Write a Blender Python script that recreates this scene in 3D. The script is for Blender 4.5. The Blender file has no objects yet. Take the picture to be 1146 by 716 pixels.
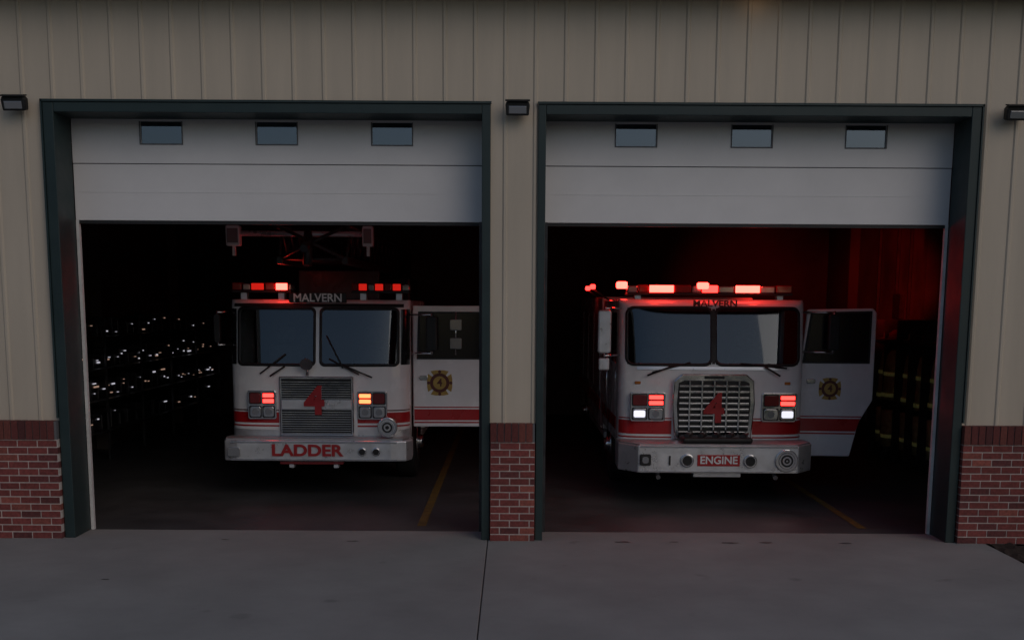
import bpy, bmesh, math, random
from mathutils import Matrix, Vector
random.seed(7)
scene=bpy.context.scene
COL=scene.collection
R=math.radians

# ---------------------------------------------------------------- materials
def mat(name,col,rough=.5,metal=0.,var=0.,scale=4.,bump=0.,bscale=60.,emis=None,es=0.,coat=0.,ior=1.45,stretch=(1,1,1)):
    m=bpy.data.materials.new(name); m.use_nodes=True
    nt=m.node_tree; b=nt.nodes['Principled BSDF']
    b.inputs['Base Color'].default_value=(*col,1); b.inputs['Roughness'].default_value=rough
    b.inputs['Metallic'].default_value=metal; b.inputs['IOR'].default_value=ior
    b.inputs['Coat Weight'].default_value=coat
    if emis: 
        b.inputs['Emission Color'].default_value=(*emis,1); b.inputs['Emission Strength'].default_value=es
    tc=nt.nodes.new('ShaderNodeTexCoord'); mp=nt.nodes.new('ShaderNodeMapping')
    mp.inputs['Scale'].default_value=stretch
    nt.links.new(tc.outputs['Object'],mp.inputs['Vector'])
    if var>0:
        n=nt.nodes.new('ShaderNodeTexNoise'); n.inputs['Scale'].default_value=scale; n.inputs['Detail'].default_value=6
        n.inputs['Roughness'].default_value=.6
        nt.links.new(mp.outputs[0],n.inputs['Vector'])
        r=nt.nodes.new('ShaderNodeMapRange'); r.inputs['From Min'].default_value=.3; r.inputs['From Max'].default_value=.7
        r.inputs['To Min'].default_value=1-var; r.inputs['To Max'].default_value=1+var
        nt.links.new(n.outputs['Fac'],r.inputs['Value'])
        mx=nt.nodes.new('ShaderNodeVectorMath'); mx.operation='SCALE'; mx.inputs[0].default_value=col
        nt.links.new(r.outputs[0],mx.inputs['Scale']); nt.links.new(mx.outputs[0],b.inputs['Base Color'])
        r2=nt.nodes.new('ShaderNodeMapRange'); r2.inputs['From Min'].default_value=.3; r2.inputs['From Max'].default_value=.7
        r2.inputs['To Min'].default_value=max(rough-.1,.02); r2.inputs['To Max'].default_value=min(rough+.1,1)
        nt.links.new(n.outputs['Fac'],r2.inputs['Value']); nt.links.new(r2.outputs[0],b.inputs['Roughness'])
    if bump>0:
        n2=nt.nodes.new('ShaderNodeTexNoise'); n2.inputs['Scale'].default_value=bscale; n2.inputs['Detail'].default_value=4
        nt.links.new(tc.outputs['Object'],n2.inputs['Vector'])
        bp=nt.nodes.new('ShaderNodeBump'); bp.inputs['Strength'].default_value=bump; bp.inputs['Distance'].default_value=.01
        nt.links.new(n2.outputs['Fac'],bp.inputs['Height']); nt.links.new(bp.outputs[0],b.inputs['Normal'])
    return m

def glassmat(name,tint,ior=1.55,gc=(.95,.97,1)):
    m=bpy.data.materials.new(name); m.use_nodes=True; nt=m.node_tree
    nt.nodes.remove(nt.nodes['Principled BSDF']); o=nt.nodes['Material Output']
    t=nt.nodes.new('ShaderNodeBsdfTransparent'); t.inputs[0].default_value=(*tint,1)
    g=nt.nodes.new('ShaderNodeBsdfGlossy'); g.inputs['Roughness'].default_value=.03; g.inputs[0].default_value=(*gc,1)
    f=nt.nodes.new('ShaderNodeFresnel'); f.inputs[0].default_value=ior
    mx=nt.nodes.new('ShaderNodeMixShader'); nt.links.new(f.outputs[0],mx.inputs[0])
    nt.links.new(t.outputs[0],mx.inputs[1]); nt.links.new(g.outputs[0],mx.inputs[2]); nt.links.new(mx.outputs[0],o.inputs[0])
    return m

M={}
M['siding']=mat('siding_beige',(.49,.425,.345),.5,0,.08,1.2,.05,30,stretch=(3,1,.35))
M['trim']=mat('trim_green',(.016,.032,.034),.5,0,.15,3)
M['doorwhite']=mat('door_panel_white',(.66,.65,.66),.45,0,.05,1.5,.08,120)
M['groove']=mat('groove_dark',(.12,.12,.13),.7)
M['mortar']=mat('mortar',(.52,.46,.44),.9,0,.2,20,.3,80)
M['floor']=mat('garage_floor_mat',(.055,.055,.057),.55,0,.3,1.3,.05,40)
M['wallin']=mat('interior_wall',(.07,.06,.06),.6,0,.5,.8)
M['black']=mat('black_rubber',(.012,.012,.013),.55,0,.2,8)
M['blackg']=mat('black_gloss',(.01,.01,.012),.15,0,0)
M['soffit']=mat('soffit',(.22,.19,.16),.6,0,.1,3)
M['white']=mat('truck_white',(.78,.78,.80),.24,0,.06,2.5,coat=.6)
M['red']=mat('truck_red',(.38,.010,.014),.3,0,.1,3,coat=.5)
M['redtxt']=mat('letter_red',(.34,.01,.015),.35,0,.1,6,coat=.3)
M['chrome']=mat('chrome',(.66,.67,.70),.16,1,.12,5,.03,25)
M['alu']=mat('brushed_aluminium',(.64,.65,.69),.34,.6,.12,6)
M['darkmetal']=mat('dark_metal',(.05,.05,.055),.4,.6,.3,6)
M['ledred']=mat('lens_red_lit',(.5,.01,.01),.2,emis=(1,.02,.016),es=9)
M['ledhot']=mat('lens_red_bright',(.5,.05,.03),.2,emis=(1,.030,.022),es=18)
M['leddim']=mat('lens_red_dim',(.4,.01,.01),.2,emis=(1,.02,.01),es=.5)
M['ledorange']=mat('lens_orange_lit',(.6,.1,.02),.2,emis=(1,.09,.03),es=7)
M['ledwhite']=mat('lamp_white_lit',(.8,.8,.8),.2,emis=(.85,.85,1),es=1.0)
M['lensred']=mat('lens_red_off',(.16,.008,.01),.12,coat=.8)
M['lensclear']=mat('lens_clear_off',(.30,.31,.33),.12,.5,coat=.8)
M['amber']=mat('lens_amber_off',(.4,.13,.02),.15,coat=.6)
M['gold']=mat('badge_gold',(.42,.28,.08),.4,.4,.2,20)
M['badgedark']=mat('badge_dark',(.10,.025,.02),.4)
M['yellow']=mat('floor_line_yellow',(.17,.11,.025),.7,0,.45,6)
M['seat']=mat('seat_grey',(.06,.06,.065),.8,0,.3,12)
M['glass']=glassmat('windshield_glass',(.45,.5,.52),1.75,(.82,.91,1))
M['winglass']=glassmat('door_window_glass',(.3,.33,.36),2.15,(.80,.88,1))
M['mirror']=mat('mirror_glass',(.5,.52,.55),.05,1)
M['coat']=mat('turnout_cloth',(.40,.34,.17),.9,0,.35,14,.4,60)
M['band']=mat('reflective_band',(.85,.85,.30),.35,0,.3,10,emis=(.75,.75,.25),es=.012)  # faint emission stands in for light the bands would throw back
M['shutter']=mat('shutter_aluminium',(.4,.41,.43),.4,.6,.1,5)
M['mulch']=mat('mulch',(.035,.022,.016),1,0,.5,25,1,60)
M['grass']=mat('grass',(.04,.06,.025),1,0,.4,.6,.6,40)
M['leaf']=mat('leaves',(.045,.06,.025),.8,0,.45,1.1)
M['bark']=mat('bark',(.07,.05,.04),.95,0,.3,6,.5,20)
M['indic']=mat('glint_glow',(.5,.5,.5),.3,emis=(.9,.88,1),es=.5)  # emissive colour imitating small reflections, not a lamp
M['glint_warm']=mat('glint_glow_warm',(.5,.4,.3),.3,emis=(1,.62,.45),es=.3)  # warmer tone of the same imitated reflections

def concrete():
    m=bpy.data.materials.new('concrete_apron'); m.use_nodes=True; nt=m.node_tree; b=nt.nodes['Principled BSDF']; L=nt.links.new
    tc=nt.nodes.new('ShaderNodeTexCoord')
    n=nt.nodes.new('ShaderNodeTexNoise'); n.inputs['Scale'].default_value=.7; n.inputs['Detail'].default_value=9; n.inputs['Roughness'].default_value=.65
    L(tc.outputs['Object'],n.inputs['Vector'])
    cr=nt.nodes.new('ShaderNodeValToRGB'); e=cr.color_ramp.elements
    e[0].position=.3; e[0].color=(.215,.210,.203,1); e[1].position=.7; e[1].color=(.305,.298,.288,1)
    L(n.outputs['Fac'],cr.inputs[0])
    f=nt.nodes.new('ShaderNodeTexNoise'); f.inputs['Scale'].default_value=160; f.inputs['Detail'].default_value=3
    L(tc.outputs['Object'],f.inputs['Vector'])
    fr=nt.nodes.new('ShaderNodeMapRange'); fr.inputs['From Min'].default_value=.3; fr.inputs['From Max'].default_value=.7; fr.inputs['To Min'].default_value=.88; fr.inputs['To Max'].default_value=1.1
    L(f.outputs['Fac'],fr.inputs[0])
    s=nt.nodes.new('ShaderNodeTexNoise'); s.inputs['Scale'].default_value=2.1; s.inputs['Detail'].default_value=2
    L(tc.outputs['Object'],s.inputs['Vector'])
    sr=nt.nodes.new('ShaderNodeMapRange'); sr.inputs['From Min'].default_value=.69; sr.inputs['From Max'].default_value=.78; sr.inputs['To Min'].default_value=1; sr.inputs['To Max'].default_value=.65
    L(s.outputs['Fac'],sr.inputs[0])
    mu=nt.nodes.new('ShaderNodeMath'); mu.operation='MULTIPLY'; L(fr.outputs[0],mu.inputs[0]); L(sr.outputs[0],mu.inputs[1])
    v=nt.nodes.new('ShaderNodeVectorMath'); v.operation='SCALE'; L(cr.outputs[0],v.inputs[0]); L(mu.outputs[0],v.inputs['Scale'])
    L(v.outputs[0],b.inputs['Base Color']); b.inputs['Roughness'].default_value=.8
    bp=nt.nodes.new('ShaderNodeBump'); bp.inputs['Strength'].default_value=.25; bp.inputs['Distance'].default_value=.004
    L(f.outputs['Fac'],bp.inputs['Height']); L(bp.outputs[0],b.inputs['Normal'])
    return m
M['concrete']=concrete()
def brickmat():
    m=bpy.data.materials.new('brick_red'); m.use_nodes=True; nt=m.node_tree; b=nt.nodes['Principled BSDF']; L=nt.links.new
    a=nt.nodes.new('ShaderNodeAttribute'); a.attribute_name='Col'
    tc=nt.nodes.new('ShaderNodeTexCoord'); n=nt.nodes.new('ShaderNodeTexNoise'); n.inputs['Scale'].default_value=45; n.inputs['Detail'].default_value=5
    L(tc.outputs['Object'],n.inputs['Vector'])
    r=nt.nodes.new('ShaderNodeMapRange'); r.inputs['From Min'].default_value=.3; r.inputs['From Max'].default_value=.7; r.inputs['To Min'].default_value=.7; r.inputs['To Max'].default_value=1.3
    L(n.outputs['Fac'],r.inputs[0]); v=nt.nodes.new('ShaderNodeVectorMath'); v.operation='SCALE'
    L(a.outputs['Color'],v.inputs[0]); L(r.outputs[0],v.inputs['Scale']); L(v.outputs[0],b.inputs['Base Color'])
    b.inputs['Roughness'].default_value=.85
    bp=nt.nodes.new('ShaderNodeBump'); bp.inputs['Strength'].default_value=.4; bp.inputs['Distance'].default_value=.004
    L(n.outputs['Fac'],bp.inputs['Height']); L(bp.outputs[0],b.inputs['Normal'])
    return m
M['brick']=brickmat()

# ---------------------------------------------------------------- helpers
def empty(name,loc=(0,0,0),rz=0):
    e=bpy.data.objects.new(name,None); e.location=loc; e.rotation_euler=(0,0,rz); e.empty_display_size=.3; COL.objects.link(e); return e
def mk(name,verts,faces,m,parent=None,smooth=False,bevel=0,seg=2,solid=0):
    me=bpy.data.meshes.new(name); me.from_pydata([tuple(v) for v in verts],[],faces); me.update()
    bm=bmesh.new(); bm.from_mesh(me); bmesh.ops.recalc_face_normals(bm,faces=bm.faces); bm.to_mesh(me); bm.free()
    o=bpy.data.objects.new(name,me); COL.objects.link(o)
    if m: me.materials.append(M[m] if isinstance(m,str) else m)
    if parent: o.parent=parent
    if smooth:
        for p in me.polygons: p.use_smooth=True
    if solid:
        s=o.modifiers.new('s','SOLIDIFY'); s.thickness=solid; s.offset=0
    if bevel:
        b=o.modifiers.new('b','BEVEL'); b.width=bevel; b.segments=seg; b.limit_method='ANGLE'; b.angle_limit=R(35)
    return o
def boxdata(x0,x1,y0,y1,z0,z1,n=0):
    v=[(x0,y0,z0),(x1,y0,z0),(x1,y1,z0),(x0,y1,z0),(x0,y0,z1),(x1,y0,z1),(x1,y1,z1),(x0,y1,z1)]
    f=[(0,3,2,1),(4,5,6,7),(0,1,5,4),(1,2,6,5),(2,3,7,6),(3,0,4,7)]
    return v,[tuple(i+n for i in q) for q in f]
def box(name,x0,x1,y0,y1,z0,z1,m,parent=None,bevel=0):
    v,f=boxdata(x0,x1,y0,y1,z0,z1); return mk(name,v,f,m,parent,bevel=bevel)
def boxes(name,lst,m,parent=None,bevel=0):
    V=[];F=[]
    for b in lst:
        v,f=boxdata(*b,n=len(V)); V+=v;F+=f
    return mk(name,V,F,m,parent,bevel=bevel)
def prism_z(name,pts,z0,z1,m,parent=None,bevel=0):
    n=len(pts); V=[(x,y,z0) for x,y in pts]+[(x,y,z1) for x,y in pts]
    F=[tuple(range(n))[::-1],tuple(range(n,2*n))]+[(i,(i+1)%n,(i+1)%n+n,i+n) for i in range(n)]
    return mk(name,V,F,m,parent,bevel=bevel)
def prism_y(name,pts,y0,y1,m,parent=None,bevel=0):
    n=len(pts); V=[(x,y0,z) for x,z in pts]+[(x,y1,z) for x,z in pts]
    F=[tuple(range(n)),tuple(range(n,2*n))[::-1]]+[(i,i+n,(i+1)%n+n,(i+1)%n) for i in range(n)]
    return mk(name,V,F,m,parent,bevel=bevel)
def cyl(name,p0,p1,r,m,parent=None,seg=20,r2=None,bevel=0):
    p0=Vector(p0);p1=Vector(p1);d=(p1-p0); q=d.to_track_quat('Z','Y'); r2=r if r2 is None else r2
    V=[];
    for k,(p,rr) in enumerate(((p0,r),(p1,r2))):
        for i in range(seg):
            a=2*math.pi*i/seg; V.append(p+q@Vector((rr*math.cos(a),rr*math.sin(a),0)))
    F=[tuple(range(seg))[::-1],tuple(range(seg,2*seg))]+[(i,(i+1)%seg,(i+1)%seg+seg,i+seg) for i in range(seg)]
    o=mk(name,V,F,m,parent,bevel=bevel)
    for p in o.data.polygons:
        if len(p.vertices)==4: p.use_smooth=True
    return o
def rrect(x0,x1,z0,z1,r,n=5):
    P=[]
    for cx,cz,a0 in ((x1-r,z1-r,0),(x0+r,z1-r,90),(x0+r,z0+r,180),(x1-r,z0+r,270)):
        for i in range(n+1):
            a=R(a0+90*i/n); P.append((cx+r*math.cos(a),cz+r*math.sin(a)))
    return P
def text(name,s,x,y,z,size,m,parent,ext=.004,off=.0,sx=1,font_shear=0):
    c=bpy.data.curves.new(name,'FONT'); c.body=s; c.size=size; c.extrude=ext; c.offset=off; c.align_x='CENTER'; c.align_y='CENTER'; c.shear=font_shear
    o=bpy.data.objects.new(name,c); COL.objects.link(o); o.location=(x,y,z); o.rotation_euler=(R(90),0,0); o.scale=(sx,1,1)
    c.materials.append(M[m]); o.parent=parent; return o
def plight(name,loc,col,w,parent,r=.06):
    l=bpy.data.lights.new(name,'POINT'); l.color=col; l.energy=w; l.shadow_soft_size=r
    o=bpy.data.objects.new(name,l); COL.objects.link(o); o.location=loc; o.parent=parent; return o
def slight(name,loc,to,col,w,cone,parent,r=.05):
    l=bpy.data.lights.new(name,'SPOT'); l.color=col; l.energy=w; l.shadow_soft_size=r; l.spot_size=R(cone); l.spot_blend=1
    o=bpy.data.objects.new(name,l); COL.objects.link(o); o.location=loc; o.parent=parent
    o.rotation_euler=(Vector(to)-Vector(loc)).to_track_quat('-Z','Y').to_euler(); return o

# ---------------------------------------------------------------- ground
mk('ground',[(-400,-400,-.03),(400,-400,-.03),(400,400,-.03),(-400,400,-.03)],[(0,1,2,3)],'grass')
drv=empty('concrete_driveway')
slabs=[]
xs=[-12,-8.4,-.26,5.12]
for i in range(3):
    ys=[-16,-10.6,-5.3,.45] 
    for j in range(3):
        slabs.append((xs[i]+.005,xs[i+1]-(.005 if i<2 else 0),ys[j]+.006,ys[j+1]-.006,-.2,0))
boxes('slabs',slabs,'concrete',drv,bevel=.006)
box('joint_bed',-12,5.12,-16,.45,-.24,-.012,'black',drv)
OIL=mat('oil_film',(.09,.088,.085),.6,0,.3,20)
for (sx,sy,sr) in ((-3.75,-1.95,.03),(1.2,-.12,.06),(1.75,-.1,.04),(2.35,-.13,.06),(2.75,-.1,.05),(3.6,-.12,.05),(-1.7,-.15,.04),(-3.1,-.1,.03)):
    P=[]
    for k in range(14):
        a=2*math.pi*k/14; rr=sr*random.uniform(.6,1.3); P.append((sx+rr*1.5*math.cos(a),sy+rr*.7*math.sin(a),.003))
    mk('oil_stain',P,[tuple(range(14))],OIL,drv)
road=box('road',-400,400,-34,-20,-.2,-.02,mat('asphalt',(.05,.05,.052),.85,0,.2,2,.4,80))
pl=empty('planting_bed')
V=[];F=[];nx,ny=60,40
for j in range(ny+1):
    for i in range(nx+1):
        V.append((5.13+5*i/nx,-6+5.9*j/ny,-.02+random.uniform(0,.045)))
for j in range(ny):
    for i in range(nx): 
        a=j*(nx+1)+i; F.append((a,a+1,a+nx+2,a+nx+1))
mk('mulch_surface',V,F,'mulch',pl)
box('bed_base',5.13,10.13,-6,-.1,-.1,-.022,'mulch',pl)

# ---------------------------------------------------------------- building
st=empty('fire_station')
def siding():
    x=-9.08; bp=[]; 
    while x<9:
        c=x
        for dx,y in ((-.026,0),(-.012,-.014),(.012,-.014),(.026,0)): bp.append((c+dx,y))
        x+=.31
    bp=[p for p in bp if -9<p[0]<9.0]
    bp=[(-9,0)]+bp+[(9.0,0)]; bp=sorted(set(bp))
    def yi(x):
        for a,b in zip(bp,bp[1:]):
            if a[0]<=x<=b[0]: t=(x-a[0])/(b[0]-a[0]) if b[0]>a[0] else 0; return a[1]+t*(b[1]-a[1])
        return 0
    for e in (-4.84,-.24,.25,4.80): bp.append((e,yi(e)))
    bp=sorted(set(bp)); V=[];F=[]
    for a,b in zip(bp,bp[1:]):
        m=(a[0]+b[0])/2
        zb=4.55 if (-4.84<m<-.24 or .25<m<4.80) else 1.27
        n=len(V); V+=[(a[0],a[1],zb),(b[0],b[1],zb),(b[0],b[1],5.68),(a[0],a[1],5.68)]; F.append((n,n+1,n+2,n+3))
    mk('metal_siding',V,F,'siding',st)
siding()
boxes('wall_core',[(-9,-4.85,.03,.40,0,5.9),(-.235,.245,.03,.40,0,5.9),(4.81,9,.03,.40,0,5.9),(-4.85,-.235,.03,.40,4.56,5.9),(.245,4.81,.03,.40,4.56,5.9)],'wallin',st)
T=-.045
boxes('door_trim',[(-4.84,-4.73,T,.42,0,4.55),(-.33,-.24,T,.42,0,4.55),(-4.728,-.332,T,.42,4.45,4.55),
   (.25,.33,T,.42,0,4.55),(4.70,4.80,T,.42,0,4.55),(.332,4.698,T,.42,4.45,4.55)],'trim',st,bevel=.006)
boxes('door_trim_lip',[(-4.86,-4.842,-.06,-.02,1.3,4.57),(4.802,4.82,-.06,-.02,1.3,4.57),(-4.86,-.232,-.06,-.02,4.552,4.575),(.242,4.82,-.06,-.02,4.552,4.575)],'trim',st)
boxes('white_track_angles',[(-4.728,-4.695,.43,.48,0,3.4),(4.665,4.698,.43,.48,0,3.4)],mat('track_white',(.6,.6,.6),.5,0,.2,4),st)
boxes('black_track_angles',[(-.37,-.333,.43,.48,0,3.4),(.333,.37,.43,.48,0,3.4)],'darkmetal',st)
def bricks(name,x0,x1,parent):
    V=[];F=[];C=[]
    def add(a,b,c,d,z0,z1,soldier=False):
        n=len(V); v,f=boxdata(a,b,c,d,z0,z1,n); V.extend(v);F.extend(f)
        k=random.random(); base=Vector((.18,.040,.036))
        if k<.18: base=Vector((.11,.028,.028))
        elif k>.88: base=Vector((.24,.065,.05))
        base=base*random.uniform(.82,1.15)
        if soldier: base=base*.62
        C.extend([tuple(base)]*6)
    row=0; z=.004; H=.0645; G=.012
    while z+H<1.10:
        x=x0-(0.107 if row%2 else 0)
        while x<x1-.01:
            a=max(x,x0); b=min(x+.201,x1)
            if b-a>.02: 
                j=random.uniform(-.002,.002); add(a,b,-.10+j,-.0,z,z+H)
            x+=.213
        z+=H+G; row+=1
    zt=z
    x=x0
    while x<x1-.02:
        b=min(x+.0665,x1); add(x,b,-.112+random.uniform(-.002,.002),-.0,zt,1.272,True); x+=.0765
    o=mk(name,V,F,'brick',parent)
    at=o.data.color_attributes.new('Col','FLOAT_COLOR','CORNER')
    for p,c in zip(o.data.polygons,C):
        for li in p.loop_indices: at.data[li].color=(*c,1)
    box(name+'_mortar',x0+.004,x1-.004,-.094,.02,0,zt-.002,'mortar',parent)
    box(name+'_mortar_cap',x0+.004,x1-.004,-.098,.02,zt,1.268,'groove',parent)
    return o
bricks('brick_wainscot_left',-9,-4.85,st); bricks('brick_pier',-.233,.243,st); bricks('brick_wainscot_right',4.81,9,st)
box('soffit',-9.3,9.3,-.35,-.02,5.625,5.65,'soffit',st)
box('fascia_gutter',-9.3,9.3,-.47,-.352,5.62,5.72,'siding',st,bevel=.02)
mk('roof',[(-9.3,-.48,5.76),(9.3,-.48,5.76),(9.3,7.6,7.0),(-9.3,7.6,7.0),(9.3,15.8,5.76),(-9.3,15.8,5.76)],[(0,1,2,3),(3,2,4,5)],'darkmetal',st,solid=.06)
boxes('outer_walls',[(-9,-8.7,.41,15.3,0,5.7),(8.7,9,.41,15.3,0,5.7),(-8.69,8.69,15,15.3,0,5.7)],'siding',st)
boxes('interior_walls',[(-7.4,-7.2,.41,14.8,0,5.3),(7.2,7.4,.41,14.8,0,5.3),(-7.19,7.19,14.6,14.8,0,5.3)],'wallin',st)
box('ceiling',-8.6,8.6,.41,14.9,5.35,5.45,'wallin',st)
boxes('roof_trusses',[(-7.1,7.1,y,y+.08,5.0,5.12) for y in (3.9,6.5,9,11.5)],'darkmetal',st)
# wall studs, conduits and pipes that break up the bay side wall
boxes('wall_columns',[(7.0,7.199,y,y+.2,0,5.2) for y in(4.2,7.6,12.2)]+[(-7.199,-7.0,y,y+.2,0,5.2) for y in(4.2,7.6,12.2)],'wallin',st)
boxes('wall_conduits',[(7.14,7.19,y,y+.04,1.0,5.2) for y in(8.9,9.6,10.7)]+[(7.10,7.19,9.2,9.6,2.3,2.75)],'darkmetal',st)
# soffit downlight
cyl('soffit_downlight_trim',(2.45,-.2,5.60),(2.45,-.2,5.624),.08,'soffit',st,24)
cyl('soffit_downlight_lens',(2.45,-.2,5.594),(2.45,-.2,5.599),.06,mat('downlight_lens',(.8,.6,.4),.4,emis=(1,.62,.3),es=.5),st,24)
plight('soffit_downlight_lamp',(2.45,-.2,5.55),(1,.58,.28),.1,st,.05)
fl=box('garage_floor',-8.6,8.6,.455,14.95,-.2,-.004,'floor')
mk('threshold_strip',[(-8.6,.445,-.003),(8.6,.445,-.003),(8.6,.475,-.003),(-8.6,.475,-.003)],[(0,1,2,3)],'darkmetal',st)
for x in (-1.04,4.04):
    mk('floor_line',[(x-.05,.75,0),(x+.05,.75,0),(x+.05,12,0),(x-.05,12,0)],[(0,1,2,3)],'yellow',st)
def overhead(x0,x1,wins):
    d=empty('overhead_door'); d.parent=st
    ya,yb=.43,.48; zs=(4.20,4.43)
    L=[]; L.append((x0,x1,ya,yb,3.995,zs[0])); cur=x0
    for a,b in wins:
        L.append((cur,a,ya,yb,zs[0],4.62)); cur=b
        L.append((a,b,ya,yb,zs[1],4.62))
    L.append((cur,x1,ya,yb,zs[0],4.62))
    boxes('window_section',L,'doorwhite',d)
    box('bottom_section',x0,x1,ya,yb,3.395,3.985,'doorwhite',d,bevel=.006)
    box('section_gap',x0,x1,ya+.012,yb,3.985,3.995,'groove',d)
    boxes('embossing',[(x0+.02,x1-.02,ya-.003,ya,z,z+.006) for z in (3.69,)],'doorwhite',d)
    box('bottom_seal',x0,x1,ya+.01,yb-.01,3.36,3.393,'black',d)
    for a,b in wins:
        box('window_pane',a,b,ya+.018,ya+.024,zs[0],zs[1],'winglass',d)
        box('window_backing',a,b,yb+.002,yb+.01,zs[0],zs[1],'black',d)
        boxes('window_frame',[(a-.012,b+.012,ya-.008,ya-.001,zs[0]-.012,zs[0]),(a-.012,a,ya-.008,ya-.001,zs[0]+.001,zs[1]),(b,b+.012,ya-.008,ya-.001,zs[0]+.001,zs[1])],'groove',d)
    boxes('raised_sections',[(x0,x1,.85+i*.62,.85+i*.62+.605,4.66,4.71) for i in range(6)],'doorwhite',d)
    boxes('tracks',[(x0-.0,x0+.03,.5,.55,3.4,4.6),(x1-.03,x1,.5,.55,3.4,4.6),(x0,x0+.05,.6,4.6,4.6,4.65),(x1-.05,x1,.6,4.6,4.6,4.65)],'alu',d)
overhead(-4.728,-.332,[(-3.99,-3.55),(-2.75,-2.32),(-1.515,-1.09)])
overhead(.332,4.698,[(1.09,1.52),(2.33,2.755),(3.55,3.975)])
def wall_light(x,z):
    w=empty('wall_light',(x,-.02,z))
    box('back_plate',-.06,.06,-.02,.005,-.06,.06,'black',w,bevel=.008)
    box('arm',-.03,.03,-.07,-.021,-.02,.03,'black',w)
    prismpts=[(-.115,-.065),(.115,-.065),(.125,.045),(.105,.075),(-.105,.075),(-.125,.045)]
    prism_y('housing',prismpts,-.17,-.071,'black',w,bevel=.012)
    box('lens',-.09,.09,-.178,-.168,-.045,.03,'lensclear',w,bevel=.01)
    box('visor',-.125,.125,-.20,-.1,.077,.09,'black',w)
    w.rotation_euler=(R(14),0,0)
wall_light(-5.08,4.54); wall_light(.035,4.52); wall_light(5.12,4.50)

# ---------------------------------------------------------------- trucks
class Cab:
    def __init__(s,parent,hw,D,n,top,zbot,wx,wz,rk):
        s.p=parent;s.hw=hw;s.D=D;s.n=n;s.top=top;s.zbot=zbot;s.wx=wx;s.wz=wz;s.rk=rk
    def yf(s,x):
        t=min(abs(x)/s.hw,1); return s.D*(1-(1-t**s.n)**(1/s.n))
    def rake(s,z):
        a=s.wz[0]-.06
        r=0
        if z>a: r=s.rk*(z-a)/(s.top-a)
        h=s.top-z
        if h<.09: r+=.12*(1-h/.09)**2
        return r
    def pt(s,x,z,off=0):
        f=s.yf(x); y=f+s.rake(z)*(1-f/s.D)-off
        e=.004; sl=(s.yf(abs(x)+e)-s.yf(abs(x)-e))/(2*e) if abs(x)+e<s.hw else 6
        k=off*sl/math.sqrt(1+sl*sl)*(1 if x>0 else -1)
        return (x+k,y+off-off/math.sqrt(1+sl*sl),z)
    def shell(s):
        xs=[1,.9997,.9985,.995,.985,.965,.94]
        xs=[s.hw*k for k in xs]+[s.wx[1],s.wx[0]]
        xs+= [s.wx[0]+(s.wx[1]-s.wx[0])*k/8 for k in range(1,8)]
        xs=sorted(set([-x for x in xs]+xs+[0]))
        zs=[s.zbot,1.0,1.3,s.wz[0],s.wz[0]+.2,s.wz[0]+.45,s.wz[1],s.top-.08,s.top-.05,s.top-.025,s.top-.008,s.top]
        V=[];F=[]
        for z in zs:
            for x in xs: V.append(s.pt(x,z))
        n=len(xs)
        for j in range(len(zs)-1):
            for i in range(n-1):
                m=abs((xs[i]+xs[i+1])/2); mz=(zs[j]+zs[j+1])/2
                if s.wx[0]<m<s.wx[1] and s.wz[0]<mz<s.wz[1]: continue
                F.append((j*n+i,j*n+i+1,(j+1)*n+i+1,(j+1)*n+i))
        last=(len(zs)-1)*n
        F.append(tuple(range(last,last+n)))
        o=mk('cab_front_shell',V,F,'white',s.p,smooth=True)
        o.modifiers.new('e','EDGE_SPLIT').split_angle=R(40)
    def ring(s,name,o,i,off,m,ro=.09,ri=.07):
        A=rrect(*o,ro,6);B=rrect(*i,ri,6)
        def dens(P):
            Q=[]
            for a,b in zip(P,P[1:]+P[:1]):
                for k in range(4): Q.append((a[0]+(b[0]-a[0])*k/4,a[1]+(b[1]-a[1])*k/4))
            return Q
        A=dens(A);B=dens(B);n=len(A)
        V=[s.pt(x,z,off) for x,z in A]+[s.pt(x,z,off) for x,z in B]
        F=[(k,(k+1)%n,(k+1)%n+n,k+n) for k in range(n)]
        mk(name,V,F,m,s.p,smooth=True,solid=.012)
    def patch(s,name,x0,x1,z0,z1,r,off,m,nx=16,nz=10,solid=0):
        V=[];F=[]
        for j in range(nz+1):
            z=z0+(z1-z0)*(.5-.5*math.cos(math.pi*j/nz)) if r>0 else z0+(z1-z0)*j/nz
            dz=min(z-z0,z1-z); ins=0
            if r>0 and dz<r: ins=r-math.sqrt(max(r*r-(r-dz)**2,0))
            for i in range(nx+1):
                x=x0+ins+(x1-x0-2*ins)*i/nx; V.append(s.pt(x,z,off))
        for j in range(nz):
            for i in range(nx):
                a=j*(nx+1)+i;F.append((a,a+1,a+nx+2,a+nx+1))
        return mk(name,V,F,m,s.p,smooth=True,solid=solid)

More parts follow.
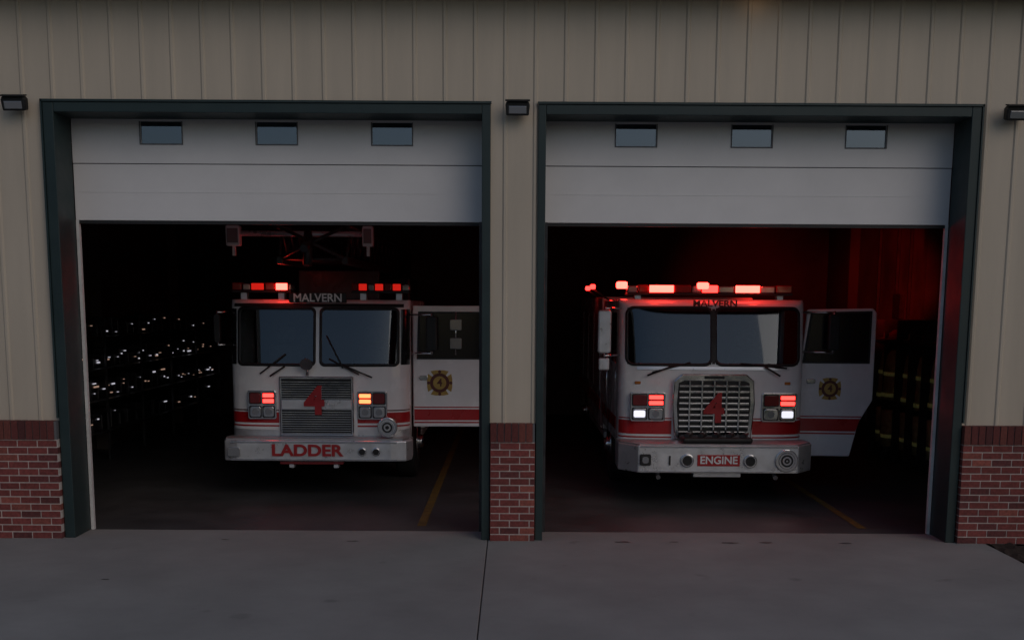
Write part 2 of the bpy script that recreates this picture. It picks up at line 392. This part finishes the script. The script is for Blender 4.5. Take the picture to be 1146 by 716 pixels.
def seat(p,x):
    box('seat_back',x-.24,x+.24,1.05,1.2,1.25,1.95,'seat',p,bevel=.05)
    box('headrest',x-.14,x+.14,1.06,1.18,1.98,2.2,'seat',p,bevel=.05)
    box('seat_base',x-.24,x+.24,.6,1.1,1.1,1.25,'seat',p,bevel=.04)
def wheel(p,x,y,r=.52,w=.3):
    s=1 if x>0 else -1
    cyl('tyre',(x-w/2,y,r),(x+w/2,y,r),r,'black',p,36,bevel=.05)
    cyl('rim',(x+s*(w/2-.02),y,r),(x+s*(w/2+.012),y,r),.3,'chrome',p,28,bevel=.01)
    cyl('hub',(x+s*(w/2),y,r),(x+s*(w/2+.08),y,r),.12,'chrome',p,20,r2=.08)
def maltese(p,x,y,z,r,gold='gold',rot=0):
    P=[]
    for k in range(4):
        a0=R(90*k)
        for a,rr in ((-45,.34),(-38,1.0),(-18,.90),(0,.86),(18,.90),(38,1.0)):
            t=a0+R(a); P.append((x+r*rr*math.cos(t),z+r*rr*math.sin(t)))
    prism_y('badge_cross',P,y-.006,y,gold,p)
    cyl('badge_disc',(x,y-.010,z),(x,y-.0065,z),r*.66,'badgedark',p,28)
    cyl('badge_center',(x,y-.013,z),(x,y-.0105,z),r*.45,gold,p,24)
    text('badge_numeral','4',x,y-.0145,z,r*.75,'badgedark',p,.001,.003)
    for k in range(4):
        a=R(90*k+0)
        cyl('badge_scroll',(x+r*.76*math.cos(a),y-.008,z+r*.76*math.sin(a)),(x+r*.76*math.cos(a),y-.0062,z+r*.76*math.sin(a)),r*.11,'badgedark',p,10)
def cluster(p,x0,x1,z0,z1,y,top,bot):
    prism_y('lamp_bezel',rrect(x0,x1,z0,z1,.03),y-.03,y+.22,'chrome',p,bevel=.008)
    w=(x1-x0-.05)/2; h=(z1-z0-.06)/2
    for row,(ms,zc) in enumerate(((top,z1-.02-h),(bot,z0+.02))):
        for i,m in enumerate(ms):
            a=x0+.02+i*(w+.01)
            prism_y('lamp_recess',rrect(a,a+w,zc,zc+h,.02),y-.036,y-.028,'black',p)
            if row==0 and m in('ledred','ledhot','ledorange'):
                hh=h*.5
                for q in range(2):
                    prism_y('lamp_lens',rrect(a+.012,a+w-.012,zc+.018+q*h*.46,zc+.018+q*h*.46+hh*.62,.008),y-.046,y-.034,m,p)
            elif row==1:
                rr=min(w,h)/2-.016; cx=a+w/2; cz=zc+h/2
                prism_y('lamp_reflector',rrect(a+.012,a+w-.012,zc+.012,zc+h-.012,.03),y-.042,y-.034,'chrome',p,bevel=.004)
                if m=='ledwhite': prism_y('lamp_bulb',rrect(cx-.075,cx+.075,cz-.045,cz+.045,.02),y-.050,y-.0425,m,p)
                else: cyl('lamp_bulb',(cx,y-.050,cz),(cx,y-.0425,cz),rr*.7,m,p,20)
            else: prism_y('lamp_lens',rrect(a+.012,a+w-.012,zc+.012,zc+h-.012,.03),y-.046,y-.034,m,p,bevel=.004)
def mirror(p,x,y,z0,z1,w=.18,side=-1,armx=None,facem='blackg'):
    prism_y('mirror_head',rrect(x-w/2,x+w/2,z0,z1,.04),y,y+.09,'alu' if facem!='black' else 'black',p,bevel=.02)
    prism_y('mirror_glass',rrect(x-w/2+.02,x+w/2-.02,z0+.02,z1-.02,.03),y+.09,y+.094,'mirror',p)
    ax=armx
    cyl('mirror_arm_top',(ax,y+.25,z1+.02),(x,y+.04,z1+.02),.014,'chrome',p,10)
    cyl('mirror_arm_low',(ax,y+.25,z0-.03),(x,y+.04,z0-.03),.014,'chrome',p,10)
    cyl('mirror_post',(x,y+.04,z0-.04),(x,y+.04,z1+.04),.013,'chrome',p,10)
def door_leaf(p,hx,hy,pts,win,ang,name='open_door',stripe=(.86,1.03),badge=(.45,1.38,.17),dw=.93):
    d=empty(name,(hx,hy,0),ang); d.parent=p
    prism_y('door_skin',pts,0,.06,'white',d,bevel=.015)
    n=len(win); cx=sum(a for a,b in win)/n; cz=sum(b for a,b in win)/n
    outer=[(cx+(a-cx)*1.07,cz+(b-cz)*1.07) for a,b in win]
    prism_y('window_seal',outer,-.006,-.0005,'black',d)
    prism_y('window_glass',win,-.010,-.0065,'blackg',d)
    prism_y('window_seal_inner',outer,.0605,.066,'black',d)
    xr=dw-.012
    for nme,z0,z1,m in (('stripe',stripe[0],stripe[1],'red'),('pinstripe_top',stripe[1]+.02,stripe[1]+.035,'red'),('pinstripe_low',stripe[0]-.04,stripe[0]-.02,'red')):
        def right(z):
            best=xr
            for (a,b),(c,e) in zip(pts,pts[1:]+pts[:1]):
                if (b-z)*(e-z)<=0 and abs(b-e)>1e-6:
                    x=a+(c-a)*(z-b)/(e-b)
                    if x>.2: best=min(best,x-.012)
            return best
        prism_y(nme,[(.012,z0),(right(z0),z0),(right(z1),z1),(.012,z1)],-.004,-.0005,m,d)
    maltese(d,badge[0],-.001,badge[1],badge[2])
    prism_y('door_handle',rrect(.08,.2,1.5,1.56,.02),-.03,-.001,'chrome',d,bevel=.006)
    cyl('grab_rail',(dw-.06,.09,1.0),(dw-.06,.09,1.6),.015,'chrome',d,10)
    return d
def cab_rest(p,hw,D,top,zb,openside=1,winz=(1.75,2.42),length=2.9):
    for s in (-1,1):
        xa,xb=(hw-.06,hw) if s>0 else (-hw,-hw+.06)
        if s==openside:
            L=[(xa,xb,1.38,length,zb,top-.03),(xa,xb,D,1.38,top-.14,top-.03)]
        else: L=[(xa,xb,D,length,zb,top-.03)]
        boxes('cab_side',L,'white',p)
        xo=xb+.004 if s>0 else xa-.004; xi=xb+.0005 if s>0 else xa-.0005
        x0,x1=sorted((xo,xi))
        W=[(x0,x1,1.6,2.5,*winz)]
        if s!=openside: W.append((x0,x1,D+.1,1.3,*winz))
        boxes('side_window',W,'blackg',p)
        ys=1.4 if s==openside else D
        boxes('side_stripe',[(x0,x1,ys,length,.86,1.03)],'red',p)
        if s!=openside:
            cyl('side_grab_rail',(s*(hw+.06),1.36,1.0),(s*(hw+.06),1.36,1.9),.016,'chrome',p,10)
            boxes('door_seam',[(x0,x1,1.34,1.35,zb,winz[0]-.02)],'black',p)
    box('cab_roof',-hw,hw,D,length,top-.05,top-.002,'white',p,bevel=.02)
    box('cab_back',-hw+.07,hw-.07,length-.06,length,zb,top-.05,'white',p)
    box('cab_floor',-hw+.08,hw-.08,.2,length-.07,.8,.9,'black',p)
    box('engine_tunnel',-.35,.35,.5,length-.1,.9,1.35,'seat',p,bevel=.08)
    box('dashboard',-hw+.12,hw-.12,.32,.7,1.3,1.66,'black',p,bevel=.05)
    box('instrument_binnacle',.38,.88,.5,.72,1.66,1.78,'black',p,bevel=.04)
    box('cab_interior_liner',-hw+.08,hw-.08,1.4,1.44,.9,top-.07,'black',p) 
    seat(p,-.62); seat(p,.62)
    bpy.ops.mesh.primitive_torus_add(major_radius=.21,minor_radius=.016,location=(0,0,0),rotation=(R(50),0,0))
    t=bpy.context.object; t.name='steering_wheel'; t.data.materials.append(M['black']); t.parent=p; t.location=(.62,.78,1.75)
def rear_body(p,hw,y0,y1,top,colr):
    box('body_box',-hw+.02,hw-.02,y0,y1,.55,top,colr,p,bevel=.03)
    for s in (-1,1):
        x0,x1=sorted((s*(hw-.018),s*(hw-.006)))
        n=4; w=(y1-y0-.3)/n
        for i in range(n):
            ya=y0+.15+i*w
            boxes('roll_shutter',[(x0,x1,ya+.06,ya+w-.06,z,z+.035) for z in [1.15+k*.04 for k in range(int((top-1.4)/.04))]],'shutter',p)
        boxes('body_stripe',[(x0,x1,y0+.05,y1-.05,.86,1.03)],'red',p)
    boxes('running_board',[(-hw+.05,hw-.05,y0-.4,y1+.3,.45,.54)],'alu',p)
    boxes('chassis',[(-.5,-.38,.3,y1,.55,.8),(.38,.5,.3,y1,.55,.8)],'black',p)

def lightbar(p,x0,x1,y,z0,z1,segs):
    box('lightbar_base',x0,x1,y,y+.3,z0,z0+.03,'black',p,bevel=.008)
    for s in (x0+.15,x1-.15): box('lightbar_foot',s-.04,s+.04,y+.08,y+.22,z0-.09,z0-.001,'alu',p)
    tot=sum(a for a,_ in segs); x=x0
    for a,m in segs:
        w=(x1-x0)*a/tot
        if m in('ledhot','ledred','leddim'):
            box('lightbar_lens_rim',x+.006,x+w-.006,y+.02,y+.29,z0+.031,z1,'lensred',p,bevel=.015)
            box('lightbar_module',x+.010,x+w-.010,y+.004,y+.019,z0+.036,z1-.008,m,p,bevel=.006)
        else:
            box('lightbar_lens',x+.006,x+w-.006,y+.01,y+.29,z0+.031,z1-(.015 if m=='lensclear' else 0),m,p,bevel=.015)
        x+=w

# ---- engine
E=empty('fire_engine',(2.62,2.8,0))
c=Cab(E,1.22,.45,5,2.60,.72,(.03,1.12),(1.76,2.49),.17)
c.shell()
for s in (-1,1):
    a,b=sorted((s*.03,s*1.12))
    c.ring('windshield_gasket',(a-.022,b+.022,1.738,2.512),(a+.012,b-.012,1.775,2.475),.004,'black',.11,.08)
    c.patch('windshield',a+.0,b-.0,1.765,2.485,.08,.002,'glass')
cab_rest(E,1.22,.45,2.60,.72,1)
c.patch('windshield_divider',-.02,.02,1.77,2.48,0,.012,'black',4,6)
for s in (-1,1):
    a,b=sorted((s*.53,s*1.205))
    c.patch('stripe_front',a,b,.85,1.03,0,.004,'red',24,2)
    c.patch('pinstripe_front',a,b,1.05,1.065,0,.004,'red',24,1)
    c.patch('pinstripe_low',a,b,.80,.82,0,.004,'red',24,1)
c.patch('cowl_panel',-1.0,1.0,1.69,1.735,.02,.006,'alu',20,4)
prism_y('grille_surround',[(-.50,.80),(.50,.80),(.54,1.25),(.52,1.56),(.42,1.645),(-.42,1.645),(-.52,1.56),(-.54,1.25)],-.09,.05,'chrome',E,bevel=.015)
prism_y('grille_back',[(-.45,.84),(.45,.84),(.48,1.25),(.46,1.53),(.39,1.56),(-.39,1.56),(-.46,1.53),(-.48,1.25)],-.094,-.088,'black',E)
L=[]
for i in range(9):
    z=.875+i*.075; L.append((-.455,.455,-.125,-.095,z,z+.026))
boxes('grille_bars',L,'chrome',E,bevel=.004)
boxes('grille_uprights',[(x-.012,x+.012,-.135,-.094,.845,1.555) for x in (-.32,-.16,0,.16,.32)],'chrome',E,bevel=.004)
text('numeral_four','4',.0,-.15,1.19,.52,'redtxt',E,.008,.016)
box('grille_nameplate',-.13,.13,-.105,-.091,1.585,1.62,'black',E,bevel=.005)
cluster(E,-1.08,-.62,1.02,1.40,-.0,('lensred','ledred'),('ledwhite','lensclear'))
cluster(E,.64,1.10,1.02,1.40,-.0,('lensred','ledred'),('lensclear','ledwhite'))
for s in (-1,1):
    box('marker_lamp',s*.98-.04,s*.98+.04,.03,.13,1.50,1.54,'amber',E,bevel=.008)
text('roof_lettering','MALVERN',.02,.15,2.545,.115,'badgedark',E,.003,.003,sx=1.15)
prism_z('bumper',[(-1.24,.25),(-1.25,-.28),(-1.02,-.58),(1.02,-.58),(1.25,-.28),(1.24,.25)],.42,.77,'alu',E,bevel=.015)
prism_z('bumper_deck',[(-1.22,.0),(-1.23,-.27),(-1.0,-.56),(1.0,-.56),(1.23,-.27),(1.22,.0)],.771,.785,'shutter',E)
boxes('bumper_trim',[(-1.0,1.0,-.589,-.581,.742,.765),(-1.0,1.0,-.589,-.581,.425,.445)],'chrome',E)
box('hose_tray',-.45,.45,-.5,-.14,.786,.86,'black',E,bevel=.03)
for k in range(5): cyl('hose_fold',(-.4+.18*k,-.46,.875),(-.3+.18*k,-.18,.88),.035,'darkmetal',E,10)
box('nameplate',-.27,.27,-.592,-.5815,.51,.655,'red',E,bevel=.004)
text('nameplate_lettering','ENGINE',0,-.596,.583,.135,'white',E,.002,.003,sx=1.0)
def rlamp(p,x,y,z,r,m,face='chrome'):
    cyl('lamp_ring',(x,y-.03,z),(x,y,z),r,face,p,28,bevel=.008); cyl('lamp_core',(x,y-.036,z),(x,y-.031,z),r*.72,m,p,24)
rlamp(E,-.40,-.583,.58,.085,'black'); rlamp(E,.40,-.583,.575,.085,'black')
rlamp(E,.86,-.583,.585,.145,'darkmetal')
for k in range(5): cyl('siren_grille_ring',(.86,-.623-.002*k,.585),(.86,-.6195,.585),.1-.022*k,'chrome' if k%2==0 else 'black',E,24)
prism_y('fog_lamp',rrect(-1.0,-.86,.515,.66,.02),-.615,-.583,'black',E,bevel=.006)
prism_y('fog_lamp_lens',rrect(-.97,-.89,.545,.63,.03),-.622,-.616,'lensclear',E)
box('bumper_latch',-.63,-.61,-.60,-.583,.52,.64,'black',E)
box('tow_plate',-.3,.3,-.5,-.3,.36,.419,'alu',E)
for x in(-.75,.75): cyl('tow_hook',(x,-.5,.35),(x,-.3,.41),.03,'chrome',E,10)
lightbar(E,-1.12,1.06,.28,2.655,2.79,[(1.0,'lensclear'),(1.0,'lensred'),(2.4,'ledhot'),(1.6,'lensred'),(.9,'lensclear'),(1.6,'ledred'),(1.5,'lensclear'),(2.4,'ledhot'),(1.4,'lensclear'),(1.6,'lensred')])
box('center_beacon',-.2,-.05,.25,.34,2.735,2.82,'ledhot',E,bevel=.02)
box('corner_beacon',-1.24,-1.10,.45,.6,2.74,2.83,'ledhot',E,bevel=.02)
for x,y in((-1.4,2.8),(-1.36,4.6)):
    box('side_beacon',x-.04,x+.04,y,y+.12,2.76,2.83,'ledred',E,bevel=.02)
    cyl('side_beacon_stalk',(x+.25,y+.06,2.6),(x,y+.06,2.76),.015,'black',E,8)
for x in(-.75,.6): plight('beacon_light',(x,.12,2.90),(1,.035,.02),3.6,E,.05)
slight('added_glow_spot',(1.2,.75,2.86),(4.58,7.0,2.95),(1,.025,.015),900,27,E,.12)  # added red spot, aimed to lay a glow on the bay side wall
slight('added_glow_spot',(.9,.75,2.86),(3.0,11.5,2.6),(1,.025,.015),420,26,E,.12)  # second added spot, weaker red glow towards the back wall
cyl('wiper_arm',c.pt(-.55,1.74,.05),c.pt(-.86,1.62,.05),.012,'black',E,8)
cyl('wiper_blade',c.pt(-.30,1.79,.035),c.pt(-.80,1.66,.04),.010,'black',E,8)
cyl('wiper_arm',c.pt(.66,1.74,.05),c.pt(.86,1.62,.05),.012,'black',E,8)
cyl('wiper_blade',c.pt(.35,1.78,.035),c.pt(.95,1.72,.04),.010,'black',E,8)
mirror(E,-1.43,-.02,1.90,2.46,.17,-1,-1.2)
mirror(E,1.60,.16,1.95,2.42,.15,1,1.2,facem='black')
box('lower_mirror',-1.50,-1.36,.0,.08,1.68,1.84,'alu',E,bevel=.02)
door_leaf(E,1.235,.42,[(0,.52),(0,1.7),(.06,2.48),(.92,2.50),(.97,2.44),(.97,1.28),(.80,.98),(.70,.52)],[(.05,1.79),(.13,2.42),(.88,2.44),(.88,1.79)],R(-4),badge=(.40,1.43,.17),dw=.97)
for x in(-1.05,1.05): wheel(E,x,1.7); wheel(E,x,7.2)
rear_body(E,1.22,3.5,9.6,2.65,'white')
box('pump_panel',-1.2,1.2,2.95,3.48,.6,2.4,'alu',E,bevel=.02)
boxes('front_skirt',[(-1.19,-.51,.12,.5,.45,.72),(.51,1.19,.12,.5,.45,.72)],'black',E)
box('radiator',-.5,.5,.05,.2,.45,1.6,'black',E)

# ---- ladder truck
T=empty('ladder_fire_truck',(-2.58,3.0,0))
c=Cab(T,1.20,.5,4.2,2.57,.74,(.045,1.05),(1.72,2.45),.15)
c.shell()
for s in (-1,1):
    a,b=sorted((s*.045,s*1.05))
    c.ring('windshield_gasket',(a-.022,b+.022,1.698,2.472),(a+.012,b-.012,1.735,2.435),.004,'black',.07,.05)
    c.patch('windshield',a,b,1.725,2.445,.05,.002,'glass')
cab_rest(T,1.20,.5,2.57,.74,1,winz=(1.72,2.4))
c.patch('brow',-1.12,1.12,2.475,2.52,0,.012,'black',30,2)
for s in (-1,1):
    a,b=sorted((s*1.09,s*1.192))
    c.patch('corner_window',a,b,1.72,2.45,0,.006,'blackg',10,6)
    a,b=sorted((s*.52,s*1.19))
    c.patch('stripe_front',a,b,.95,1.09,0,.004,'red',24,2)
    c.patch('pinstripe_front',a,b,1.11,1.125,0,.004,'badgedark',24,1)
    c.patch('pinstripe_low',a,b,.90,.92,0,.004,'red',24,1)
    c.patch('lower_chrome',a,b,.745,.86,0,.005,'alu',24,2)
prism_y('grille_surround',[(-.50,.78),(.48,.78),(.48,1.57),(-.50,1.57)],-.06,.05,'chrome',T,bevel=.012)
for z0,z1 in((.81,1.13),(1.27,1.54)):
    box('grille_back',-.47,.45,-.066,-.058,z0,z1,'black',T)
    n=int((z1-z0)/.031)
    boxes('grille_slats',[(-.465,.445,-.092,-.067,z0+.008+k*.031,z0+.018+k*.031) for k in range(n)],'chrome',T)
box('grille_mid_band',-.47,.45,-.075,-.061,1.14,1.26,'alu',T,bevel=.006)
text('numeral_four','4',-.03,-.11,1.24,.50,'redtxt',T,.01,.02)
cluster(T,-.93,-.55,1.00,1.38,-.0,('lensred','ledred'),('lensclear','lensclear'))
cluster(T,.52,.92,1.00,1.38,-.0,('ledorange','lensred'),('lensclear','lensclear'))
cyl('bell',(-.12,-.16,1.73),(-.12,-.06,1.78),.085,'chrome',T,20,r2=.03)
cyl('bell_post',(-.12,-.08,1.58),(-.12,-.08,1.72),.02,'chrome',T,10)
box('roof_sign',-.38,.38,.135,.16,2.53,2.655,'black',T,bevel=.005)
text('roof_lettering','MALVERN',.0,.131,2.59,.15,'white',T,.002,.003,sx=.98)
prism_z('bumper',[(-1.20,.2),(-1.22,-.15),(-1.17,-.36),(-1.0,-.40),(1.0,-.40),(1.20,-.36),(1.26,-.15),(1.24,.2)],.49,.76,'alu',T,bevel=.02)
boxes('bumper_band',[(-1.08,1.08,-.408,-.401,.728,.75),(-1.08,1.08,-.408,-.401,.50,.52)],'chrome',T)
prism_z('bumper_deck',[(-1.18,.0),(-1.2,-.14),(-1.15,-.34),(1.15,-.34),(1.22,-.14),(1.2,.0)],.761,.78,'shutter',T)
text('bumper_lettering','LADDER',-.09,-.418,.627,.205,'redtxt',T,.004,.007,sx=1.2)
prism_y('fog_lamp',rrect(-1.12,-.96,.55,.67,.02),-.42,-.38,'lensclear',T,bevel=.006)
rlamp(T,.63,-.404,.62,.055,'black');rlamp(T,.81,-.404,.62,.055,'black')
rlamp(T,.95,-.30,.93,.13,'alu')
cyl('siren_body',(.95,-.30,.93),(.95,.05,.93),.1,'chrome',T,24)
for k in range(4): cyl('siren_grille_ring',(.95,-.340-.002*k,.93),(.95,-.336,.93),.09-.022*k,'chrome' if k%2==0 else 'black',T,24)
for x in(-.3,.28): box('step_bracket',x-.03,x+.03,-.36,-.2,.40,.489,'alu',T)
box('licence_step',-.45,.38,-.37,-.2,.445,.485,'lensred',T,bevel=.006)
lightbar(T,-1.18,-.38,.3,2.66,2.79,[(1,'lensred'),(.8,'lensclear'),(1.3,'leddim'),(1,'lensred'),(1.2,'ledhot'),(.3,'lensclear')])
lightbar(T,.42,1.20,.3,2.66,2.79,[(.5,'lensred'),(.7,'leddim'),(.5,'lensclear'),(.7,'leddim'),(.6,'lensred'),(.7,'leddim'),(.6,'lensclear')])
plight('beacon_light',(-.52,.1,2.84),(1,.04,.02),2.0,T,.05)
cyl('wiper_arm',c.pt(-.42,1.70,.05),c.pt(-.62,1.57,.05),.012,'black',T,8)
cyl('wiper_blade',c.pt(-.75,1.60,.05),c.pt(-.42,1.86,.03),.010,'black',T,8)
cyl('wiper_arm',c.pt(.16,1.80,.04),c.pt(.55,1.60,.05),.012,'black',T,8)
cyl('wiper_blade',c.pt(.12,2.10,.02),c.pt(.34,1.68,.04),.010,'black',T,8)
cyl('wiper_blade',c.pt(.34,1.72,.04),c.pt(.72,1.56,.05),.010,'black',T,8)
mirror(T,-1.34,.1,2.0,2.38,.08,-1,-1.18,facem='black')
mirror(T,1.50,.1,1.90,2.36,.15,1,1.18,facem='black')
dl=door_leaf(T,1.225,.47,[(0,.86),(0,2.50),(.96,2.50),(1.0,2.46),(1.0,.86)],[(.08,1.80),(.10,2.40),(.92,2.40),(.92,1.80)],R(2),stripe=(.95,1.10),badge=(.36,1.46,.20),dw=1.0)
for z in(1.92,2.17): prism_y('spot_mirror',rrect(.50,.66,z,z+.15,.02),-.06,-.03,'lensclear',dl,bevel=.01)
cyl('spot_mirror_post',(.58,-.022,1.84),(.58,-.022,2.42),.010,'chrome',dl,8)
for x in(-1.04,1.04): wheel(T,x,1.7); wheel(T,x,7.6); wheel(T,x,8.8)
rear_body(T,1.2,3.2,10.2,2.3,'white')
boxes('front_skirt',[(-1.15,-.51,.12,.5,.5,.74),(.51,1.15,.12,.5,.5,.74)],'black',T)
box('radiator',-.5,.45,.06,.2,.45,1.5,'black',T)
A=empty('aerial_ladder',(0,0,0)); A.parent=T
for s in(-1,1):
    box('base_rail',s*.42-.04,s*.42+.04,-.25,9,3.02,3.12,'darkmetal',A,bevel=.01)
    cyl('top_rail',(s*.46,-.2,3.5),(s*.46,9,3.5),.035,'darkmetal',A,12)
    for k in range(16):
        y=-.15+k*.58
        cyl('lattice',(s*.43,y,3.12),(s*.46,y+.29,3.5),.018,'darkmetal',A,8); cyl('lattice',(s*.46,y+.29,3.5),(s*.43,y+.58,3.12),.018,'darkmetal',A,8)
for k in range(28): cyl('rung',(-.4,-.1+k*.33,3.09),(.4,-.1+k*.33,3.09),.018,'darkmetal',A,8)
cyl('spreader_tube',(-.95,-.2,3.40),(.75,-.2,3.40),.035,'alu',A,14)
for x,w in((-1.0,.09),(.72,.07)):
    box('tip_floodlight',x-w,x+w,-.3,-.16,3.24,3.50,'white',A,bevel=.02)
    box('tip_floodlight_lens',x-w+.02,x+w-.02,-.306,-.301,3.28,3.46,'lensclear',A)
    box('floodlight_bracket',x-.02,x+.02,-.24,-.2,3.12,3.24,'white',A)
cyl('monitor_pipe',(-.05,-.3,3.0),(-.05,-.2,3.42),.06,'darkmetal',A,14); cyl('monitor_nozzle',(-.05,-.55,3.2),(-.05,-.2,3.3),.05,'darkmetal',A,14,r2=.08)
cyl('tip_brace',(-.4,-.24,3.1),(.4,-.24,3.48),.022,'darkmetal',A,8); cyl('tip_brace',(.4,-.26,3.1),(-.4,-.26,3.48),.022,'darkmetal',A,8)
box('ladder_cradle',-.6,.6,2.0,2.15,2.57,3.01,'darkmetal',T,bevel=.02)
box('turntable',-.7,.7,6.2,7.8,2.3,3.0,'darkmetal',T,bevel=.05)

# ---------------------------------------------------------------- turnout gear rack and equipment shelf
def loft(name,rings,m,parent,seg=16):
    V=[];F=[]
    for (x,y,z,rx,ry) in rings:
        for i in range(seg):
            a=2*math.pi*i/seg; V.append((x+rx*math.cos(a),y+ry*math.sin(a),z))
    for j in range(len(rings)-1):
        for i in range(seg): F.append((j*seg+i,j*seg+(i+1)%seg,(j+1)*seg+(i+1)%seg,(j+1)*seg+i))
    F.append(tuple(range(seg))); F.append(tuple(range((len(rings)-1)*seg,len(rings)*seg)))
    return mk(name,V,F,m,parent,smooth=True)
GR=empty('turnout_gear_rack',(0,0,0))
for k in range(9):
    y=2.8+k*.62; x=6.45+random.uniform(-.08,.08)
    j=random.uniform(-.06,.06)
    loft('coat_body',[(x,y,.95+j,.17,.24),(x,y,1.2,.16,.22),(x,y,1.55,.15,.21),(x,y,1.72,.12,.2),(x,y,1.8,.06,.09)],'coat',GR)
    for z,r in((1.0+j,.238),(1.38,.224)): loft('coat_band',[(x,y,z,r-.058,r+.004),(x,y,z+.06,r-.058,r+.003)],'band',GR)
    for s in(-1,1):
        loft('sleeve',[(x-.03,y+s*.27,1.05,.055,.055),(x,y+s*.25,1.4,.065,.06),(x,y+s*.18,1.7,.06,.06)],'coat',GR,10)
        loft('sleeve_band',[(x-.026,y+s*.268,1.12,.062,.062),(x-.022,y+s*.266,1.18,.063,.062)],'band',GR,10)
    loft('trousers',[(x-.05,y,.2,.11,.18),(x-.05,y,.5,.12,.18),(x-.04,y,.8,.14,.2)],'coat',GR); loft('trouser_band',[(x-.05,y,.34,.118,.187),(x-.05,y,.40,.118,.187)],'band',GR)
    loft('boot',[(x-.08,y,.0,.15,.12),(x-.07,y,.12,.12,.1),(x-.05,y,.22,.1,.13)],'black',GR,12)
    loft('helmet',[(x,y,1.98,.2,.17),(x,y,2.0,.13,.12),(x,y,2.08,.12,.11),(x,y,2.14,.05,.05)],('coat','red','lensclear')[k%3],GR)
boxes('locker_frame',[(6.3,7.18,2.45+k*.62,2.47+k*.62,0,2.3) for k in range(10)]+[(6.3,7.18,2.48,8.0,1.93,1.955)],'darkmetal',GR)
SH=empty('equipment_shelf')
boxes('shelf_boards',[(-7.18,-6.5,4.5,13.6,z,z+.03) for z in(.45,.95,1.45,1.95)],'darkmetal',SH)
boxes('shelf_posts',[(-6.55,-6.51,y,y+.04,0,2.3) for y in(4.5,6.3,8.1,9.9,11.7,13.5)],'darkmetal',SH)
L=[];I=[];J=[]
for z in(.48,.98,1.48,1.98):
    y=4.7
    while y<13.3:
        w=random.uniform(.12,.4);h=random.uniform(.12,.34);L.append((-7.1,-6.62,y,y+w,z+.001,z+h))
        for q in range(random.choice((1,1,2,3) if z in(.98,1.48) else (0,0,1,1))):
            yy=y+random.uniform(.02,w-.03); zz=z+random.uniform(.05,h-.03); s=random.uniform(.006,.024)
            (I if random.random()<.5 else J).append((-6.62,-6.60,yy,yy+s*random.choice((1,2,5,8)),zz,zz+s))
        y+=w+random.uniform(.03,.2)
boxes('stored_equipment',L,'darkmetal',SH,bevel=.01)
boxes('painted_glints',I,'indic',SH); boxes('painted_glints_warm',J,'glint_warm',SH)  # glowing chips added in place of scattered reflections along the shelf

# ---------------------------------------------------------------- trees across the road (seen only in reflections)
def leafmass(name,cx,cy,h):
    t=empty(name,(cx,cy,0))
    cyl('trunk',(0,0,-.03),(random.uniform(-.4,.4),0,h*.55),.28,'bark',t,8,r2=.12)
    blobs=[(random.uniform(-2.6,2.6),random.uniform(-2,2),h*random.uniform(.42,.88),random.uniform(1.2,2.2)) for _ in range(9)]
    for b in blobs[:5]: cyl('limb',(0,0,h*.35),(b[0]*.8,b[1]*.8,b[2]),.1,'bark',t,6,r2=.03)
    V=[];F=[]
    for bx,by,bz,br in blobs:
        for _ in range(110):
            d=Vector((random.gauss(0,1),random.gauss(0,1),random.gauss(0,1))).normalized()*br*random.uniform(.5,1.05)
            p=Vector((bx,by,bz))+d; a=Vector((random.gauss(0,1),random.gauss(0,1),random.gauss(0,1))).normalized()*.25; b=a.cross(Vector((random.random(),random.random(),1))).normalized()*.24
            n=len(V);V+=[p-a-b,p+a-b,p+a+b,p-a+b];F.append((n,n+1,n+2,n+3))
    mk('crown',V,F,'leaf',t)
for i in range(20): leafmass('tree',-62+i*6.5+random.uniform(-1.5,1.5),-48+random.uniform(-5,5),random.uniform(7,10.5))

# ---------------------------------------------------------------- light
w=bpy.data.worlds.new('World'); scene.world=w; w.use_nodes=True; nt=w.node_tree
sk=nt.nodes.new('ShaderNodeTexSky'); sk.sky_type='NISHITA'; sk.sun_disc=False
sk.sun_elevation=R(33); sk.sun_rotation=R(145); sk.altitude=100; sk.air_density=1; sk.dust_density=1.0; sk.ozone_density=1.2
bg=nt.nodes['Background']; nt.links.new(sk.outputs[0],bg.inputs[0]); bg.inputs[1].default_value=.057
sl=bpy.data.lights.new('sun','SUN'); sl.energy=.40; sl.angle=R(45); sl.color=(1,.82,.66)
so=bpy.data.objects.new('sun',sl); COL.objects.link(so)
az=R(145); el=R(33)
so.rotation_euler=Vector((-math.sin(az)*math.cos(el),-math.cos(az)*math.cos(el),-math.sin(el))).to_track_quat('-Z','Y').to_euler()

# ---------------------------------------------------------------- camera
cd=bpy.data.cameras.new('camera'); cam=bpy.data.objects.new('camera',cd); COL.objects.link(cam)
cd.sensor_width=36; cd.lens=1300/1146*36; cd.shift_y=183/1146; cd.clip_end=2000; cd.clip_start=.1
cam.matrix_world=Matrix.Translation((0,-12.4,2.53))@Matrix.Rotation(R(90-8.79),4,'X')@Matrix.Rotation(R(.33),4,'Z')
scene.camera=cam
scene.view_settings.view_transform='Standard'; scene.view_settings.look='None'; scene.view_settings.exposure=0
